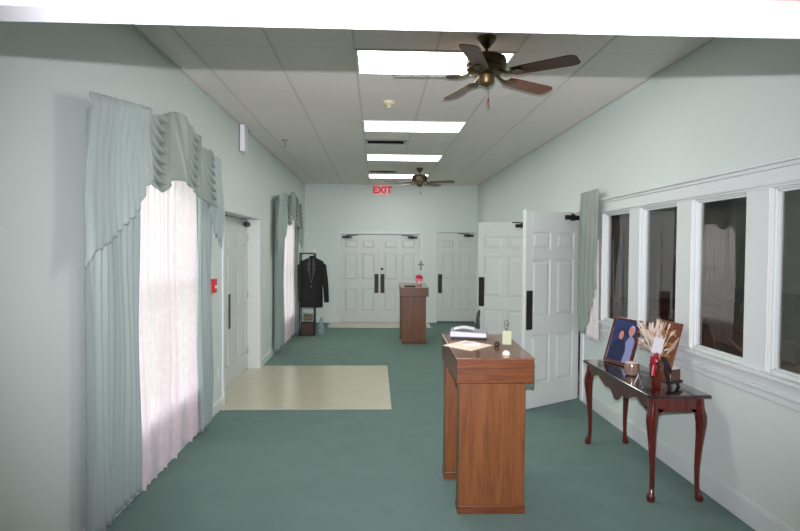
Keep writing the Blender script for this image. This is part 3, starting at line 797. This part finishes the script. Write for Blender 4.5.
# brown plaque
t, w, h = leaning('wooden_plaque', 'brown plaque with gold script leaning on the wall behind the dried flowers', 'plaque', (2.135, 4.51), (2.155, 4.255), .44, math.radians(15))
obj('board', B((0, w, 0, .014, 0, h)), wood('plaque_wood', srgb(92, 44, 24), srgb(122, 62, 34), .35, 'z'), t, bevel=.003)
gold = plain('gold_paint', srgb(190, 140, 80), .4, metal=.2)
for r_ in range(4):
    bm = bmesh.new(); zz = h-.09-r_*.085; x = .03+.012*(r_ % 2)
    pts = []
    for i in range(70):
        s = i/69
        pts.append((x+(w-.07)*s+.012*math.sin(s*40+r_), -.002, zz+.022*math.sin(s*(23+3*r_)+r_*2)*(.5+.5*math.sin(s*9+r_))+.01*math.sin(s*51)))
    tube(bm, pts, .0026, 5)
    obj('script', bm, gold, t, smooth=True)

# vase with dried flowers, ribbon and tag
t = thing('dried_arrangement', 'dried cream flowers and plumes in a dark maroon vase on the console table', 'dried flowers', (1.985, 4.07, TZ))
bm = bmesh.new(); lathe(bm, [(.028, 0), (.034, .01), (.03, .05), (.045, .12), (.05, .16), (.042, .185), (.046, .195), (.038, .19), (.03, .15)], seg=24, cap=False)
obj('vase', bm, M['cherry'], t, smooth=True)
cream = plain('dried_cream', srgb(196, 184, 168), .8); cream2 = plain('dried_tan', srgb(168, 140, 118), .8)
bm = bmesh.new(); bm2 = bmesh.new()
random.seed(3)
for k in range(60):
    a = random.uniform(-.3, 2.6); sp = random.uniform(.02, .17)
    tip = Vector((sp*math.cos(a)*.8+.01, sp*math.sin(a)*1.1+.03, random.uniform(.30, .50)-sp*.3))
    mid = Vector((tip.x*.3, tip.y*.3, .26))
    tgt = bm if k % 3 else bm2
    tube(tgt, [(0, 0, .12), mid, tip], [.0018, .0018, .0025], 5)
    d = (tip-mid).normalized()
    for q in range(3):
        o_ = Vector((random.uniform(-1, 1), random.uniform(-1, 1), random.uniform(-.3, .6)))*.022
        tube(tgt, [tip-d*.045, tip-d*.015+o_*.4, tip+d*.012+o_], [.0015, .0055, .0015], 6)
tube(bm2, [(0, 0, .15), (.09, .05, .22), (.20, .09, .335)], [.002, .003, .003], 6)
tube(bm2, [(.10, .055, .235), (.15, .072, .28), (.21, .095, .345)], [.006, .016, .004], 8)
obj('stems', bm, cream, t, smooth=True); obj('plumes', bm2, cream2, t, smooth=True)
bm = bmesh.new()
tube(bm, [(-.035, -.03, .175), (-.045, -.035, .22), (-.02, -.035, .245), (0, -.03, .2)], [.012, .02, .018, .008], 8)
tube(bm, [(-.03, -.035, .18), (-.04, -.04, .13), (-.045, -.045, .10)], [.012, .014, .012], 8, flat=(1, .4))
obj('red_ribbon', bm, plain('ribbon_red', srgb(150, 22, 48), .4), t, smooth=True)
bm = bmesh.new(); hexa(bm, [(-.05, -.02, .26), (.02, -.03, .25), (.02, -.028, .25), (-.05, -.018, .26)], [(-.02, -.01, .37), (.045, -.02, .35), (.045, -.018, .35), (-.02, -.008, .37)])
obj('white_tag', bm, plain('tag_paper', srgb(190, 190, 192), .6), t)
# black easel frame beside vase
t = thing('easel_frame', 'small black easel frame in front of the brown plaque', 'easel', (2.13, 4.10, TZ), math.radians(25))
bm = bmesh.new()
hexa(bm, [(-.06, -.01, 0), (-.035, -.01, 0), (-.035, .006, 0), (-.06, .006, 0)], [(-.10, .02, .22), (-.07, .02, .22), (-.07, .036, .22), (-.10, .036, .22)])
hexa(bm, [(.035, -.01, 0), (.06, -.01, 0), (.06, .006, 0), (.035, .006, 0)], [(-.09, .02, .215), (-.06, .02, .215), (-.06, .036, .215), (-.09, .036, .215)])
box(bm, -.07, .07, -.018, .0, .03, .05)
obj('stand', bm, M['plate'], t, bevel=.002)
obj('panel', B((-.05, .045, -.016, -.010, .05, .13)), M['cherry'], t, bevel=.002)
# rose-copper candle jar
t = thing('candle_jar', 'round pinkish glass candle jar on the console table beside the portrait', 'candle jar', (2.0, 4.50, TZ))
bm = bmesh.new(); lathe(bm, [(.035, 0), (.05, .01), (.055, .05), (.055, .09), (.05, .10)], seg=28); obj('jar', bm, plain('rose_pearl', srgb(140, 118, 104), .2, metal=.25, var=.2, vscale=20), t, smooth=True)
bm = bmesh.new(); lathe(bm, [(.05, .098), (.052, .102), (.03, .106), (.004, .106)], seg=28); obj('wax', bm, plain('wax', srgb(230, 200, 190), .4), t, smooth=True)
# small card beside it
t = thing('place_card', 'small silvery folded card on the near part of the console table', 'card', (1.93, 4.22, TZ), math.radians(65))
bm = bmesh.new(); hexa(bm, [(-.05, -.03, 0), (.05, -.03, 0), (.05, -.028, 0), (-.05, -.028, 0)], [(-.05, 0, .07), (.05, 0, .07), (.05, .002, .07), (-.05, .002, .07)])
obj('front_leaf', bm, plain('silver_card', srgb(120, 112, 108), .35), t)
bm = bmesh.new(); hexa(bm, [(-.05, .03, 0), (.05, .03, 0), (.05, .032, 0), (-.05, .032, 0)], [(-.05, 0.001, .07), (.05, 0.001, .07), (.05, .003, .07), (-.05, .003, .07)])
obj('rear_leaf', bm, M['white'], t)

# ------------------------------------------------------------------ coat rack with jacket
t = thing('coat_rack', 'narrow dark metal coat rack with shelves in the far left corner', 'coat rack', (-1.33, 11.62, 0))
bm = bmesh.new()
for x in (-.15, .13):
    for y in (-.11, .11): tube(bm, [(x, y, 0), (x, y, 1.62)], .011, 10)
obj('posts', bm, M['blackmetal'], t, smooth=True)
bm = B((-.16, .14, -.12, -.10, 1.60, 1.625), (-.16, .14, .10, .12, 1.60, 1.625), (-.16, -.14, -.12, .12, 1.60, 1.625), (.12, .14, -.12, .12, 1.60, 1.625))
obj('top_frame', bm, M['blackmetal'], t, bevel=.002)
bm = bmesh.new(); lathe(bm, [(.01, 1.62), (.018, 1.635), (.022, 1.66), (.012, 1.685), (.003, 1.69)], .13, -.11, 0, 16); obj('finial', bm, M['white'], t, smooth=True)
obj('storage_box', B((-.13, .13, -.10, .10, .01, .26)), plain('rack_brown', srgb(60, 40, 36), .6), t, bevel=.006)
bm = bmesh.new()
for z in (.30, .42, .54):
    for i in range(9): tube(bm, [(-.14+i*.033, -.10, z), (-.14+i*.033, .10, z)], .003, 6)
    for y in (-.10, .10): tube(bm, [(-.15, y, z), (.13, y, z)], .005, 6)
obj('wire_shelf', bm, M['steel'], t, smooth=True)
obj('bundle', B((-.09, .09, -.07, .07, .305, .40)), plain('parcel_tan', srgb(120, 108, 84), .7, var=.3, vscale=18), t, bevel=.02)

t = thing('jacket', 'long black jacket hanging on the coat rack', 'jacket', (-1.235, 11.40, 0))
def loft(bm, secs, seg=28):
    rings = []
    for (cx, cy, z, w, d) in secs:
        rings.append([bm.verts.new((cx+w*math.copysign(abs(math.cos(2*PI*k/seg))**.75, math.cos(2*PI*k/seg)),
                                    cy+d*math.copysign(abs(math.sin(2*PI*k/seg))**.75, math.sin(2*PI*k/seg))*(1+.12*math.sin(6*PI*k/seg)*(z < 1)), z)) for k in range(seg)])
    for a, b in zip(rings, rings[1:]):
        for k in range(seg): bm.faces.new((a[k], a[(k+1) % seg], b[(k+1) % seg], b[k]))
    bm.faces.new(rings[0][::-1]); bm.faces.new(rings[-1])
bm = bmesh.new()
loft(bm, [(-.01, 0, .575, .215, .075), (-.01, 0, .60, .222, .08), (0, 0, .8, .215, .078), (0, 0, 1.0, .205, .072), (0, 0, 1.2, .212, .075), (0, 0, 1.35, .222, .078),
          (0, 0, 1.42, .232, .072), (.0, 0, 1.465, .215, .06), (.005, 0, 1.50, .14, .052), (.01, 0, 1.53, .07, .045), (.01, 0, 1.57, .05, .04)])
obj('body', bm, M['black_cloth'], t, smooth=True)
for s in (-1, 1):
    bm = bmesh.new()
    tube(bm, [(s*.17, 0, 1.45), (s*.215, -.005, 1.38), (s*(.245 if s > 0 else .215), -.012, 1.15), (s*(.27 if s > 0 else .215), -.018, .95), (s*(.285 if s > 0 else .21), -.02, .70), (s*(.285 if s > 0 else .21), -.02, .675)],
         [.045, .062, .06, .054, .048, .044], 16)
    obj('sleeve', bm, M['black_cloth'], t, smooth=True)
    bm = bmesh.new()
    prism(bm, [(s*.012, 1.08), (s*.085, 1.33), (s*.055, 1.35), (s*.085, 1.38), (s*.045, 1.53), (s*.02, 1.53)], -.094, -.074, 'y')
    obj('lapel', bm, plain('lapel_satin', srgb(34, 34, 38), .5), t, bevel=.004)
bm = bmesh.new(); tube(bm, [(.01, 0, 1.55), (.01, 0, 1.61), (.03, 0, 1.635), (.05, 0, 1.61)], .003, 8); obj('hanger_hook', bm, M['steel'], t, smooth=True)
for z in (.98, 1.08):
    bm = bmesh.new(); lathe(bm, [(.009, -.095), (.009, -.085)], .0, 0, z, 12, 'y')
    obj('button', bm, M['steel'], t, smooth=True)
t = thing('plastic_bag', 'small pale blue bag standing on the carpet right of the coat rack', 'bag', (-1.07, 11.6, 0))
bm = bmesh.new(); loft(bm, [(0, 0, .0, .045, .04), (0, 0, .02, .06, .05), (0, 0, .18, .055, .045), (0, 0, .30, .035, .03), (0.01, 0, .36, .02, .015)], 16)
obj('body', bm, cloth('pale_blue_bag', srgb(165, 190, 195), trans=.4, clear=.3), t, smooth=True)
